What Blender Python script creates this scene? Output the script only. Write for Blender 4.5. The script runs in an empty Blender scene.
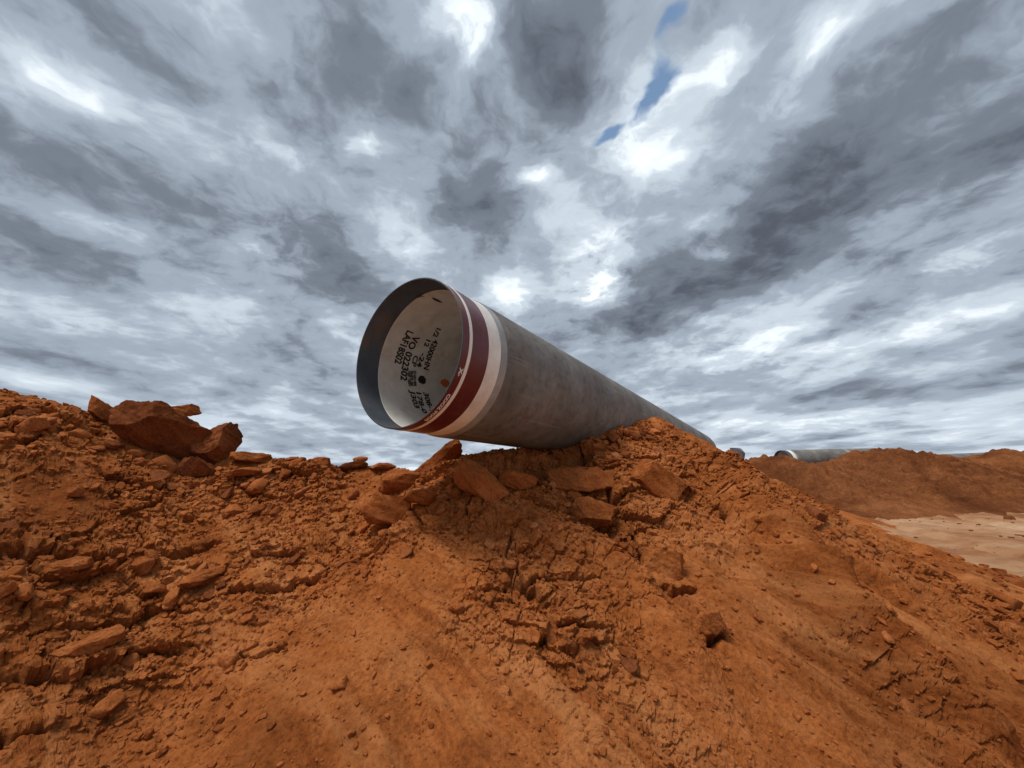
import bpy, bmesh, math, random
import numpy as np
from mathutils import Vector, Matrix

# ------------------------------------------------------------------ camera, world, sun
scene = bpy.context.scene
COL = scene.collection
W_, H_, F_ = 1024.0, 768.0, 390.0
PITCH = math.atan(84.0 / F_)
ROLL = math.radians(1.2)
CAM = np.array([0.0, 0.0, 1.6])
FWD = np.array([0, math.cos(PITCH), math.sin(PITCH)])
_up0 = np.array([0, -math.sin(PITCH), math.cos(PITCH)])
_x0 = np.array([1.0, 0, 0])
RIGHT = math.cos(ROLL) * _x0 - math.sin(ROLL) * _up0
UP = math.sin(ROLL) * _x0 + math.cos(ROLL) * _up0

cam_data = bpy.data.cameras.new("camera")
cam_data.sensor_fit = 'HORIZONTAL'
cam_data.sensor_width = 36.0
cam_data.lens = 36.0 * F_ / W_
cam_data.clip_start = 0.05
cam_data.clip_end = 5000.0
cam = bpy.data.objects.new("camera", cam_data)
COL.objects.link(cam)
cam.matrix_world = Matrix(((RIGHT[0], UP[0], -FWD[0], CAM[0]),
                           (RIGHT[1], UP[1], -FWD[1], CAM[1]),
                           (RIGHT[2], UP[2], -FWD[2], CAM[2]),
                           (0, 0, 0, 1)))
scene.camera = cam


def ray(px, py):
    return RIGHT * (px - W_ / 2) / F_ - UP * (py - H_ / 2) / F_ + FWD


def at(px, py, Y):
    """the point on the line of sight of a picture point at the given ground distance"""
    r = ray(px, py)
    return CAM + r * (Y / r[1])


def camvec(v):                      # camera (right, down, forward) -> world direction
    return RIGHT * v[0] - UP * v[1] + FWD * v[2]


SUN_EL = math.radians(62)
SUN_AZ = math.radians(-118)          # measured from +Y towards +X
scene.view_settings.view_transform = 'Standard'
scene.view_settings.look = 'None'
scene.view_settings.exposure = 0.40
scene.view_settings.gamma = 1.0
scene.view_settings.use_curve_mapping = False

sun_data = bpy.data.lights.new("sun", 'SUN')
sun_data.energy = 2.2
sun_data.angle = math.radians(24)
sun_data.color = (1.0, 0.95, 0.87)
sun = bpy.data.objects.new("sun", sun_data)
COL.objects.link(sun)
_sd = Vector((math.sin(SUN_AZ) * math.cos(SUN_EL), math.cos(SUN_AZ) * math.cos(SUN_EL), math.sin(SUN_EL)))
sun.rotation_euler = _sd.to_track_quat('Z', 'Y').to_euler()
sun.location = (0, 0, 30)

SKY_STRENGTH = 0.1
world = bpy.data.worlds.new("World")
scene.world = world
world.use_nodes = True


def build_sky():
    nt = world.node_tree
    N, L = nt.nodes, nt.links
    N.clear()
    out = N.new('ShaderNodeOutputWorld')
    bg = N.new('ShaderNodeBackground')
    bg.inputs['Strength'].default_value = SKY_STRENGTH
    L.new(bg.outputs[0], out.inputs[0])
    sky = N.new('ShaderNodeTexSky')
    sky.sky_type = 'NISHITA'
    sky.sun_disc = False
    sky.sun_elevation = SUN_EL
    sky.sun_rotation = SUN_AZ
    sky.air_density = 1.0
    sky.dust_density = 0.6
    tc = N.new('ShaderNodeTexCoord')
    sep = N.new('ShaderNodeSeparateXYZ')
    L.new(tc.outputs['Generated'], sep.inputs[0])

    def math_(op, a, b=None, c=None, clamp=False):
        n = N.new('ShaderNodeMath')
        n.operation = op
        n.use_clamp = clamp
        for i, v in enumerate((a, b, c)):
            if v is None:
                continue
            if isinstance(v, (int, float)):
                n.inputs[i].default_value = v
            else:
                L.new(v, n.inputs[i])
        return n.outputs[0]

    def vmath(op, a, b=None):
        n = N.new('ShaderNodeVectorMath')
        n.operation = op
        for i, v in enumerate((a, b)):
            if v is None:
                continue
            if isinstance(v, (tuple, list)):
                n.inputs[i].default_value = v
            elif isinstance(v, (int, float)):
                n.inputs['Scale'].default_value = v
            else:
                L.new(v, n.inputs[i])
        return n

    K = 0.16

    def plane(px, py):              # cloud layer coordinates of a picture point
        d = ray(px, py)
        d = d / np.linalg.norm(d)
        return d[:2] / (max(d[2], 0.0) + K)

    zz = math_('ADD', math_('MAXIMUM', sep.outputs[2], 0.0), K)
    comb = N.new('ShaderNodeCombineXYZ')
    L.new(math_('DIVIDE', sep.outputs[0], zz), comb.inputs[0])
    L.new(math_('DIVIDE', sep.outputs[1], zz), comb.inputs[1])
    P = comb.outputs[0]

    def noise(vec, scale, detail=6, rough=0.55, dist=0.0, color=False):
        n = N.new('ShaderNodeTexNoise')
        n.inputs['Scale'].default_value = scale
        n.inputs['Detail'].default_value = detail
        n.inputs['Roughness'].default_value = rough
        n.inputs['Distortion'].default_value = dist
        L.new(vec, n.inputs['Vector'])
        return n.outputs['Color' if color else 'Fac']

    def warp(vec, scale, amount):
        c = vmath('SUBTRACT', noise(vec, scale, 4, 0.6, color=True), (0.5, 0.5, 0.5)).outputs[0]
        s = vmath('SCALE', c, amount).outputs[0]
        return vmath('ADD', vec, s).outputs[0]

    P1 = warp(P, 1.3, 0.26)
    P2 = warp(P1, 5.0, 0.13)

    patch = math_('MULTIPLY_ADD', noise(P2, 7.0, 6, 0.6), 3.2, -0.6)

    def stroke(acc, p0, p1, width, value, vec=P2, acc_patch=True):
        a, b = plane(*p0), plane(*p1)
        mid = ((p0[0] + p1[0]) / 2, (p0[1] + p1[1]) / 2)
        t = np.array([p1[0] - p0[0], p1[1] - p0[1]], float)
        t /= max(np.linalg.norm(t), 1e-6)
        nrm = np.array([-t[1], t[0]])
        w = np.linalg.norm(plane(mid[0] + nrm[0] * width, mid[1] + nrm[1] * width)
                           - plane(mid[0] - nrm[0] * width, mid[1] - nrm[1] * width)) / 2
        c = (a + b) / 2
        d = b - a
        ln = max(np.linalg.norm(d) / 2, w)
        m = N.new('ShaderNodeMapping')
        m.vector_type = 'TEXTURE'
        m.inputs['Location'].default_value = (c[0], c[1], 0)
        m.inputs['Rotation'].default_value = (0, 0, math.atan2(d[1], d[0]))
        m.inputs['Scale'].default_value = (ln, w, 1)
        L.new(vec, m.inputs['Vector'])
        q = vmath('DOT_PRODUCT', m.outputs[0], m.outputs[0]).outputs['Value']
        g = math_('EXPONENT', math_('MULTIPLY', q, -1.0))
        if value > 0 and acc_patch:
            g = math_('MULTIPLY', g, patch)
        return math_('MULTIPLY_ADD', g, value, acc)

    # general cloud texture (goes on all round the sky)
    rotm = N.new('ShaderNodeMapping')
    rotm.inputs['Rotation'].default_value = (0, 0, math.radians(-4))
    rotm.inputs['Scale'].default_value = (1.15, 0.66, 1)
    L.new(P1, rotm.inputs['Vector'])
    rot2 = N.new('ShaderNodeMapping')
    rot2.inputs['Rotation'].default_value = (0, 0, math.radians(6))
    rot2.inputs['Scale'].default_value = (1.1, 0.85, 1)
    L.new(P2, rot2.inputs['Vector'])
    n1 = noise(rotm.outputs[0], 1.5, 6, 0.5, 0.0)
    n2 = noise(rot2.outputs[0], 3.0, 6, 0.50, 0.0)
    n3 = noise(P2, 11.0, 6, 0.58, 0.0)
    lum = math_('MULTIPLY_ADD', n1, 0.90, -0.10)
    lum = math_('MULTIPLY_ADD', n2, 0.66, math_('ADD', lum, 0.03))
    up_ = N.new('ShaderNodeMapRange')
    up_.interpolation_type = 'SMOOTHSTEP'
    up_.inputs['From Min'].default_value, up_.inputs['From Max'].default_value = 0.02, 0.5
    up_.inputs['To Min'].default_value, up_.inputs['To Max'].default_value = 0.08, 0.42
    L.new(sep.outputs[2], up_.inputs['Value'])
    lum = math_('MULTIPLY_ADD', math_('SUBTRACT', n3, 0.5), up_.outputs[0], math_('ADD', lum, 0.17))
    lum = math_('ADD', lum, -0.445)          # mean about 0.36
    bil = math_('ABSOLUTE', math_('SUBTRACT', noise(P2, 4.6, 5, 0.55), 0.5))
    lum = math_('ADD', lum, math_('MULTIPLY', math_('SUBTRACT', 0.085, bil), up_.outputs[0]))
    lum = math_('ADD', lum, -0.03)
    for p0, p1, w, v in CLOUD_STROKES:
        lum = stroke(lum, p0, p1, w * 1.15, v * (0.88 if v > 0 else 0.92))
    # thin bright air towards the horizon
    hz = math_('EXPONENT', math_('MULTIPLY', math_('MAXIMUM', sep.outputs[2], 0.0), -11.0))
    lum = math_('MULTIPLY_ADD', hz, 0.16, lum)
    ramp = N.new('ShaderNodeValToRGB')
    ramp.color_ramp.interpolation = 'EASE'
    els = ramp.color_ramp.elements
    pts = [(0.00, (0.075, 0.088, 0.112)), (0.22, (0.145, 0.168, 0.208)), (0.42, (0.28, 0.328, 0.390)),
           (0.62, (0.47, 0.535, 0.60)), (0.82, (0.71, 0.765, 0.81)), (1.0, (0.95, 0.97, 0.97))]
    els[0].position, els[0].color = pts[0][0], (*pts[0][1], 1)
    els[1].position, els[1].color = pts[-1][0], (*pts[-1][1], 1)
    for p, c in pts[1:-1]:
        e = els.new(p)
        e.color = (*c, 1)
    L.new(lum, ramp.inputs[0])
    cl = vmath('SCALE', ramp.outputs[0], 1.0 / SKY_STRENGTH).outputs[0]
    # openings to the blue
    hole = None
    for p0, p1, w, v in BLUE_HOLES:
        hole = stroke(0.0 if hole is None else hole, p0, p1, w, v, P2, False)
    hole = math_('MULTIPLY_ADD', n3, 1.1, math_('ADD', hole, -0.46))
    hmask = N.new('ShaderNodeMapRange')
    hmask.interpolation_type = 'SMOOTHSTEP'
    hmask.inputs['From Min'].default_value = 0.45
    hmask.inputs['From Max'].default_value = 0.95
    L.new(hole, hmask.inputs['Value'])
    mix = N.new('ShaderNodeMix')
    mix.data_type = 'RGBA'
    L.new(hmask.outputs[0], mix.inputs['Factor'])
    L.new(cl, mix.inputs['A'])
    blue = vmath('MULTIPLY', sky.outputs[0], (1.5, 1.5, 1.35)).outputs[0]
    L.new(blue, mix.inputs['B'])
    L.new(mix.outputs['Result'], bg.inputs['Color'])


# bright openings (+) and heavy cloud (-): ends in the picture, half width, amount
CLOUD_STROKES = [
    ((415, 15), (485, 60), 34, 0.50), ((455, 45), (490, 52), 20, 0.35), ((362, 136), (370, 138), 12, 0.40),
    ((536, 172), (541, 182), 13, 0.50), ((700, 25), (640, 150), 34, 0.34), ((600, 150), (690, 160), 20, 0.36),
    ((735, 10), (700, 90), 18, 0.26), ((600, 215), (585, 310), 26, 0.46), ((570, 300), (625, 285), 16, 0.32),
    ((495, 285), (525, 305), 16, 0.40), ((690, 235), (720, 260), 14, 0.30), ((790, 60), (850, 35), 16, 0.34),
    ((60, 70), (125, 110), 18, 0.24), ((30, 130), (160, 230), 22, 0.10), ((215, 240), (300, 262), 16, 0.26),
    ((60, 320), (120, 330), 12, 0.20), ((250, 130), (330, 190), 20, 0.10), ((360, 230), (430, 255), 22, 0.18),
    ((400, 300), (330, 350), 24, 0.16), ((650, 360), (870, 350), 22, 0.30), ((880, 330), (1020, 310), 18, 0.20),
    ((930, 285), (1024, 235), 18, 0.24), ((700, 428), (1000, 425), 12, 0.18), ((1000, 180), (1040, 170), 14, 0.20),
    ((640, 330), (600, 360), 18, 0.16), ((620, 400), (700, 410), 12, 0.16), ((130, 405), (330, 420), 14, 0.14),
    ((560, -30), (525, 120), 42, -0.36), ((500, 150), (470, 235), 36, -0.22), ((395, 65), (405, 105), 18, -0.20),
    ((595, 20), (565, 110), 24, -0.14), ((1030, 120), (640, 335), 56, -0.22), ((990, 100), (760, 220), 44, -0.14),
    ((720, 280), (560, 385), 26, -0.16), ((850, 50), (1000, 70), 46, -0.10), ((90, -10), (340, 140), 38, -0.24),
    ((-30, 110), (230, 240), 32, -0.24), ((170, 50), (270, 200), 24, -0.12), ((250, 180), (410, 340), 26, -0.16),
    ((-10, 235), (200, 300), 24, -0.14), ((60, 345), (330, 352), 14, -0.10), ((430, 190), (530, 255), 24, -0.12),
    ((260, 10), (380, 80), 30, -0.12), ((870, 290), (1030, 272), 12, -0.10), ((760, 396), (1010, 380), 10, -0.12),
    ((780, 150), (700, 190), 26, -0.06),
]
BLUE_HOLES = [((682, 44), (648, 124), 13, 1.0), ((640, 118), (596, 146), 10, 0.95), ((692, 0), (664, 40), 12, 0.85)]
build_sky()

# ------------------------------------------------------------------ helpers
RNG = np.random.default_rng(11)
random.seed(5)


def hash2(ix, iy, seed):
    h = (ix.astype(np.int64) * 374761393 + iy.astype(np.int64) * 668265263 + seed * 982451653) & 0xFFFFFFFF
    h = ((h ^ (h >> 13)) * 1274126177) & 0xFFFFFFFF
    h = ((h ^ (h >> 16)) * 2246822519) & 0xFFFFFFFF
    return ((h ^ (h >> 15)) & 0xFFFFFF).astype(np.float32) / float(0x1000000)


def perlin(x, y, seed=0):
    x0, y0 = np.floor(x), np.floor(y)
    fx, fy = (x - x0).astype(np.float32), (y - y0).astype(np.float32)
    ix, iy = x0.astype(np.int64), y0.astype(np.int64)
    u, v = fx * fx * fx * (fx * (fx * 6 - 15) + 10), fy * fy * fy * (fy * (fy * 6 - 15) + 10)
    r = 0
    c = []
    for dx, dy in ((0, 0), (1, 0), (0, 1), (1, 1)):
        a = hash2(ix + dx, iy + dy, seed) * (2 * math.pi)
        c.append(np.cos(a) * (fx - dx) + np.sin(a) * (fy - dy))
    return 1.4 * ((c[0] * (1 - u) + c[1] * u) * (1 - v) + (c[2] * (1 - u) + c[3] * u) * v)


def fbm(x, y, octaves=4, seed=0, gain=0.5, ridged=False):
    r, a, f = 0, 1.0, 1.0
    for o in range(octaves):
        n = perlin(x * f + 17.3 * o, y * f - 9.1 * o, seed + o)
        r = r + a * ((1 - 2 * np.abs(n)) if ridged else n)
        a *= gain
        f *= 2.03
    return r


def worley(x, y, seed=0, offs=False):
    """F1, F2 and the random value of the nearest cell"""
    x0, y0 = np.floor(x).astype(np.int64), np.floor(y).astype(np.int64)
    f1 = np.full(x.shape, 9.0, np.float32)
    f2 = np.full(x.shape, 9.0, np.float32)
    cid = np.zeros(x.shape, np.float32)
    ox = np.zeros(x.shape, np.float32)
    oy = np.zeros(x.shape, np.float32)
    for dx in (-1, 0, 1):
        for dy in (-1, 0, 1):
            ix, iy = x0 + dx, y0 + dy
            px = ix + 0.1 + 0.8 * hash2(ix, iy, seed + 1)
            py = iy + 0.1 + 0.8 * hash2(ix, iy, seed + 2)
            d = np.sqrt((x - px) ** 2 + (y - py) ** 2).astype(np.float32)
            near = d < f1
            f2 = np.where(near, f1, np.minimum(f2, d))
            cid = np.where(near, hash2(ix, iy, seed + 3), cid)
            ox = np.where(near, x - px, ox)
            oy = np.where(near, y - py, oy)
            f1 = np.where(near, d, f1)
    return (f1, f2, cid, ox, oy) if offs else (f1, f2, cid)


def sstep(a, b, x):
    t = np.clip((x - a) / (b - a), 0, 1)
    return t * t * (3 - 2 * t)


def new_mesh(name, V, faces, smooth=True):
    """mesh from numpy arrays; faces is (n,3) or (n,4)"""
    me = bpy.data.meshes.new(name)
    V = np.ascontiguousarray(V, np.float32)
    F = np.ascontiguousarray(faces, np.int32)
    k = F.shape[1]
    me.vertices.add(len(V))
    me.vertices.foreach_set('co', V.ravel())
    me.loops.add(F.size)
    me.loops.foreach_set('vertex_index', F.ravel())
    me.polygons.add(len(F))
    me.polygons.foreach_set('loop_start', np.arange(0, F.size, k, dtype=np.int32))
    me.polygons.foreach_set('use_smooth', np.full(len(F), smooth, bool))
    me.update(calc_edges=True)
    me.validate()
    return me


def link(name, me, mat=None, parent=None):
    o = bpy.data.objects.new(name, me)
    COL.objects.link(o)
    if mat and me is not None and not me.materials:
        me.materials.append(mat)
    if parent:
        o.parent = parent
    return o


def tag(o, label=None, cat=None, group=None, kind=None):
    for k, v in (('label', label), ('category', cat), ('group', group), ('kind', kind)):
        if v:
            o[k] = v
    return o


def grid_faces(nu, nv, wrap=False):
    i = np.arange(nu - 1)[:, None]
    j = np.arange(nv if wrap else nv - 1)[None, :]
    j2 = (j + 1) % nv
    a, b, c, d = i * nv + j, i * nv + j2, (i + 1) * nv + j2, (i + 1) * nv + j
    return np.stack([a + 0 * b, b + 0 * a, c, d], -1).reshape(-1, 4)


# ------------------------------------------------------------------ materials
class M:
    def __init__(self, name, rough=0.9, spec=0.3):
        self.m = bpy.data.materials.new(name)
        self.m.use_nodes = True
        self.nt = self.m.node_tree
        self.N, self.L = self.nt.nodes, self.nt.links
        self.p = self.N['Principled BSDF']
        self.p.inputs['Roughness'].default_value = rough
        self.p.inputs['Specular IOR Level'].default_value = spec
        self.geo = self.N.new('ShaderNodeNewGeometry')
        self.tc = self.N.new('ShaderNodeTexCoord')

    def noise(self, scale, detail=5, rough=0.55, vec=None, dist=0.0):
        n = self.N.new('ShaderNodeTexNoise')
        n.inputs['Scale'].default_value = scale
        n.inputs['Detail'].default_value = detail
        n.inputs['Roughness'].default_value = rough
        n.inputs['Distortion'].default_value = dist
        self.L.new(vec or self.geo.outputs['Position'], n.inputs['Vector'])
        return n.outputs['Fac']

    def ramp(self, fac, pts):
        r = self.N.new('ShaderNodeValToRGB')
        e = r.color_ramp.elements
        e[0].position, e[0].color = pts[0][0], (*pts[0][1], 1)
        e[1].position, e[1].color = pts[-1][0], (*pts[-1][1], 1)
        for p, c in pts[1:-1]:
            k = e.new(p)
            k.color = (*c, 1)
        self.L.new(fac, r.inputs[0])
        return r.outputs[0]

    def maprange(self, v, a, b, c=0.0, d=1.0):
        n = self.N.new('ShaderNodeMapRange')
        n.inputs['From Min'].default_value, n.inputs['From Max'].default_value = a, b
        n.inputs['To Min'].default_value, n.inputs['To Max'].default_value = c, d
        self.L.new(v, n.inputs['Value'])
        return n.outputs[0]

    def mix(self, fac, a, b, mode='MIX'):
        n = self.N.new('ShaderNodeMix')
        n.data_type = 'RGBA'
        n.blend_type = mode
        for s, v in (('Factor', fac), ('A', a), ('B', b)):
            if isinstance(v, (int, float)):
                n.inputs[s].default_value = v
            elif isinstance(v, tuple):
                n.inputs[s].default_value = (*v, 1)
            else:
                self.L.new(v, n.inputs[s])
        return n.outputs['Result']

    def color(self, c):
        if isinstance(c, tuple):
            self.p.inputs['Base Color'].default_value = (*c, 1)
        else:
            self.L.new(c, self.p.inputs['Base Color'])

    def bump(self, h, strength, dist, prev=None):
        b = self.N.new('ShaderNodeBump')
        b.inputs['Strength'].default_value = strength
        b.inputs['Distance'].default_value = dist
        self.L.new(h, b.inputs['Height'])
        if prev:
            self.L.new(prev, b.inputs['Normal'])
        self.L.new(b.outputs[0], self.p.inputs['Normal'])
        return b.outputs[0]


def soil_material(name, dark, mid, light, scale=1.0, streaks=False):
    m = M(name, 0.97, 0.03)
    n1 = m.noise(0.9 * scale, 6, 0.6)
    n2 = m.noise(5.0 * scale, 7, 0.65, dist=0.4)
    n3 = m.noise(38.0 * scale, 5, 0.7)
    c1 = m.ramp(n2, [(0.30, dark), (0.50, mid), (0.72, light)])
    c2 = m.ramp(n1, [(0.34, tuple(x * 0.60 for x in mid)), (0.46, tuple(x * 0.85 for x in mid)), (0.58, mid), (0.72, light)])
    c = m.mix(0.55, c1, c2)
    sp = m.ramp(n3, [(0.30, (0.52, 0.47, 0.50)), (0.50, (1.0, 1.0, 1.0)), (0.72, (1.25, 1.30, 1.4))])
    c = m.mix(0.85, c, sp, 'MULTIPLY')
    damp = m.ramp(m.noise(0.55 * scale, 5, 0.6, dist=0.6), [(0.36, (0.55, 0.48, 0.46)), (0.50, (0.98, 0.97, 0.96)), (0.66, (1.12, 1.15, 1.2))])
    c = m.mix(0.9, c, damp, 'MULTIPLY')
    if streaks:                                   # lighter soil-colour streaks running diagonally down the face
        mp = m.N.new('ShaderNodeMapping')
        mp.vector_type = 'TEXTURE'
        mp.inputs['Rotation'].default_value = (0, 0, math.atan2(-0.60, 0.80))
        mp.inputs['Scale'].default_value = (2.2, 0.16, 0.8)
        m.L.new(m.geo.outputs['Position'], mp.inputs['Vector'])
        st = m.maprange(m.noise(1.0, 5, 0.62, mp.outputs[0], 0.3), 0.50, 0.68, 0.0, 0.55)
        c = m.mix(st, c, light)
    m.color(c)
    b = m.bump(m.noise(45.0, 7, 0.72), 0.8, 0.022)
    m.bump(m.noise(260.0, 4, 0.7), 0.5, 0.004, b)
    return m.m


SOIL = soil_material('red_soil', (0.12, 0.034, 0.011), (0.37, 0.114, 0.030), (0.52, 0.212, 0.076), 1.0, True)
PALECLOD = soil_material('dusty_clod_soil', (0.24, 0.070, 0.024), (0.45, 0.150, 0.050), (0.55, 0.22, 0.090), 2.0)
CLOD = soil_material('clod_soil', (0.19, 0.053, 0.017), (0.40, 0.122, 0.034), (0.55, 0.215, 0.080), 2.0)
DARKCLOD = soil_material('dark_clod_soil', (0.13, 0.038, 0.015), (0.24, 0.072, 0.025), (0.37, 0.128, 0.045), 1.4)
FARSOIL = soil_material('spoil_soil', (0.10, 0.034, 0.014), (0.21, 0.074, 0.027), (0.33, 0.132, 0.052), 0.5)

def flat_ground_material():
    m = M('packed_earth', 0.95, 0.15)
    mp = m.N.new('ShaderNodeMapping')
    mp.inputs['Rotation'].default_value = (0, 0, math.radians(-24))
    mp.inputs['Scale'].default_value = (1.0, 0.6, 1.0)
    m.L.new(m.geo.outputs['Position'], mp.inputs['Vector'])
    n1 = m.noise(0.42, 6, 0.62, mp.outputs[0], 0.5)
    n2 = m.noise(2.6, 6, 0.65)
    base = m.ramp(n1, [(0.36, (0.24, 0.090, 0.034)), (0.46, (0.36, 0.165, 0.074)), (0.55, (0.48, 0.265, 0.140)), (0.70, (0.58, 0.37, 0.225))])
    sp = m.ramp(n2, [(0.32, (0.72, 0.66, 0.60)), (0.52, (1, 1, 1)), (0.7, (1.08, 1.08, 1.08))])
    m.color(m.mix(0.9, base, sp, 'MULTIPLY'))
    m.bump(m.noise(9, 8, 0.75), 1.0, 0.06)
    return m.m


FLAT = flat_ground_material()

# ------------------------------------------------------------------ the earth mound
RIDGE = [(-260, 330, 2.9), (-120, 356, 3.1), (0, 385, 3.4), (60, 404, 3.6), (110, 418, 3.8), (165, 452, 4.0),
         (230, 460, 4.1), (300, 463, 4.05), (340, 467, 4.0), (385, 469, 3.95), (415, 475, 3.8), (462, 463, 3.55), (490, 452, 3.45), (526, 451, 3.75),
         (556, 450, 4.05), (590, 441, 4.05), (620, 427, 4.4), (640, 419, 5.0), (652, 418, 5.5), (664, 432, 6.1), (685, 464, 7.6),
         (717, 485, 10.2), (742, 480, 13.0), (770, 482, 16.5)]
RP = np.array([at(*r) for r in RIDGE])
# the ridge goes on past both edges of the picture and runs out
RP = np.vstack([RP[0] + np.array([-4.0, -2.5, -0.9]), RP, at(830, 490, 14.2), at(868, 506, 13.0)])
SEG_S = np.concatenate([[0], np.cumsum(np.linalg.norm(np.diff(RP[:, :2], axis=0), axis=1))])


def ridge_field(x, y, RPs, SS, slope, w=0.17, k=0.07, rnd=0.10):
    """smooth union of sloping ridge pieces: height, distance along, distance from the ridge"""
    best = None
    zs, ss, ds = [], [], []
    for i in range(len(RPs) - 1):
        a, b = RPs[i], RPs[i + 1]
        ex, ey = b[0] - a[0], b[1] - a[1]
        l2 = ex * ex + ey * ey
        t = np.clip(((x - a[0]) * ex + (y - a[1]) * ey) / l2, 0, 1)
        d = np.sqrt((x - a[0] - t * ex) ** 2 + (y - a[1] - t * ey) ** 2)
        sl = slope if np.isscalar(slope) else slope[i]
        zs.append((a[2] + t * (b[2] - a[2]) - sl * (np.sqrt(d * d + rnd * rnd) - rnd)).astype(np.float32))
        ss.append((SS[i] + t * math.sqrt(l2)).astype(np.float32))
        ds.append(d.astype(np.float32))
    mx = np.maximum.reduce(zs)
    wt = s = dd = 0
    for z_, s_, d_ in zip(zs, ss, ds):
        e = np.exp((z_ - mx) / k)
        wt = wt + e
        s = s + e * s_
        dd = dd + e * d_
    z = mx
    z = w * np.logaddexp(0, (z - 0.05) / w)
    return z, s / wt, dd / wt


def settle(RPs, slope, w=0.17, k=0.07, rnd=0.10):
    """raise or lower the ridge points until the rounded crest passes through them"""
    want = RPs[:, 2].copy()
    q = RPs.copy()
    ss = np.concatenate([[0], np.cumsum(np.linalg.norm(np.diff(q[:, :2], axis=0), axis=1))])
    for _ in range(12):
        z = ridge_field(q[:, 0], q[:, 1], q, ss, slope, w, k, rnd)[0]
        q[:, 2] += 0.7 * (want - z)
    return q


SLOPES = [0.74 if RP[i][1] < 7.0 or RP[i][0] < 0 else 0.44 for i in range(len(RP))]
RP = settle(RP, SLOPES)


def base_h(x, y):
    z, s, d = ridge_field(x, y, RP, SEG_S, SLOPES)
    return z, s, d


def hit(px, py):
    """where a line of sight meets the bare mound (world point)"""
    r = ray(px, py)
    t = np.linspace(0.8, 16, 1600) / r[1]
    p = CAM[None] + r[None] * t[:, None]
    z = base_h(p[:, 0], p[:, 1])[0]
    under = np.nonzero(p[:, 2] < z)[0]
    return p[under[0]] if len(under) else None


def ridge_y(px):
    xs = [r[0] for r in RIDGE]
    return float(np.interp(px, xs, [r[2] for r in RIDGE]))


# crevices: picture polyline, width (m), depth (m), lip (m)
CREVICES = [
    ([(0, 556), (40, 548), (90, 556), (118, 552)], 0.045, 0.11, 0.05),
    ([(140, 545), (175, 552), (215, 540)], 0.03, 0.07, 0.03),
    ([(18, 672), (60, 664), (110, 655)], 0.028, 0.07, 0.045),
    ([(0, 742), (22, 730), (45, 724)], 0.022, 0.06, 0.03),
    ([(230, 590), (275, 588), (320, 574)], 0.018, 0.05, 0.025),
    ([(240, 655), (280, 640)], 0.015, 0.035, 0.02),
    ([(508, 560), (522, 578), (552, 596)], 0.040, 0.10, 0.03),
    ([(524, 500), (552, 508), (590, 504)], 0.035, 0.12, 0.02),
    ([(508, 462), (540, 462), (576, 457)], 0.15, 0.19, 0.0),
    ([(425, 497), (448, 486), (452, 474)], 0.03, 0.10, 0.02),
    ([(640, 592), (640, 562), (662, 548)], 0.02, 0.05, 0.02),
    ([(648, 594), (690, 594)], 0.02, 0.05, 0.02),
    ([(850, 568), (880, 590), (912, 615), (930, 628)], 0.10, 0.13, 0.05),
    ([(800, 540), (835, 566)], 0.05, 0.06, 0.02),
    ([(712, 640), (708, 660)], 0.02, 0.05, 0.0),
    ([(540, 640), (580, 660)], 0.02, 0.03, 0.01),
    ([(690, 470), (712, 500), (722, 520)], 0.04, 0.07, 0.02),
]
CREV_W = []
for pts, w, dep, lip in CREVICES:
    P3 = [hit(*p) for p in pts]
    CREV_W.append(([p for p in P3 if p is not None], w, dep, lip))
# patches: picture centre, radius (m) -> world
ROUGH = [(a, b) for a, b in ((hit(px, py), r) for px, py, r in
         [(640, 440, 1.0), (690, 470, 0.8), (560, 480, 0.7), (440, 490, 0.6), (300, 475, 0.5), (60, 560, 0.45),
          (120, 620, 0.4), (540, 580, 0.45), (150, 480, 0.4), (620, 520, 0.6), (880, 660, 0.25), 
          (260, 560, 0.25), (20, 420, 0.5), (900, 560, 1.0)])
         if a is not None]
SMOOTH = [(a, b) for a, b in ((hit(px, py), r) for px, py, r in
          [(255, 575, 0.13), (470, 720, 0.30), (860, 610, 0.5), (690, 580, 0.25), (400, 600, 0.35), (290, 700, 0.25), (60, 500, 0.25)])
          if a is not None]


SPINES = [([q for q in (hit(*p) for p in pts) if q is not None], w, a) for pts, w, a in
          [([(722, 480), (770, 540), (830, 610), (890, 670), (960, 730)], 0.18, 0.24),
           ([(600, 540), (650, 620), (700, 700), (760, 765)], 0.14, 0.08)]]


def seg_dist(x, y, pts):
    best = np.full(x.shape, 1e3, np.float32)
    for i in range(len(pts) - 1):
        a, b = pts[i], pts[i + 1]
        ex, ey = b[0] - a[0], b[1] - a[1]
        t = np.clip(((x - a[0]) * ex + (y - a[1]) * ey) / max(ex * ex + ey * ey, 1e-9), 0, 1)
        best = np.minimum(best, np.sqrt((x - a[0] - t * ex) ** 2 + (y - a[1] - t * ey) ** 2))
    return best


def blob(x, y, lst):
    r = 0
    for p, rad in lst:
        r = np.maximum(r, np.exp(-((x - p[0]) ** 2 + (y - p[1]) ** 2) / (rad * rad)))
    return r


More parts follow.
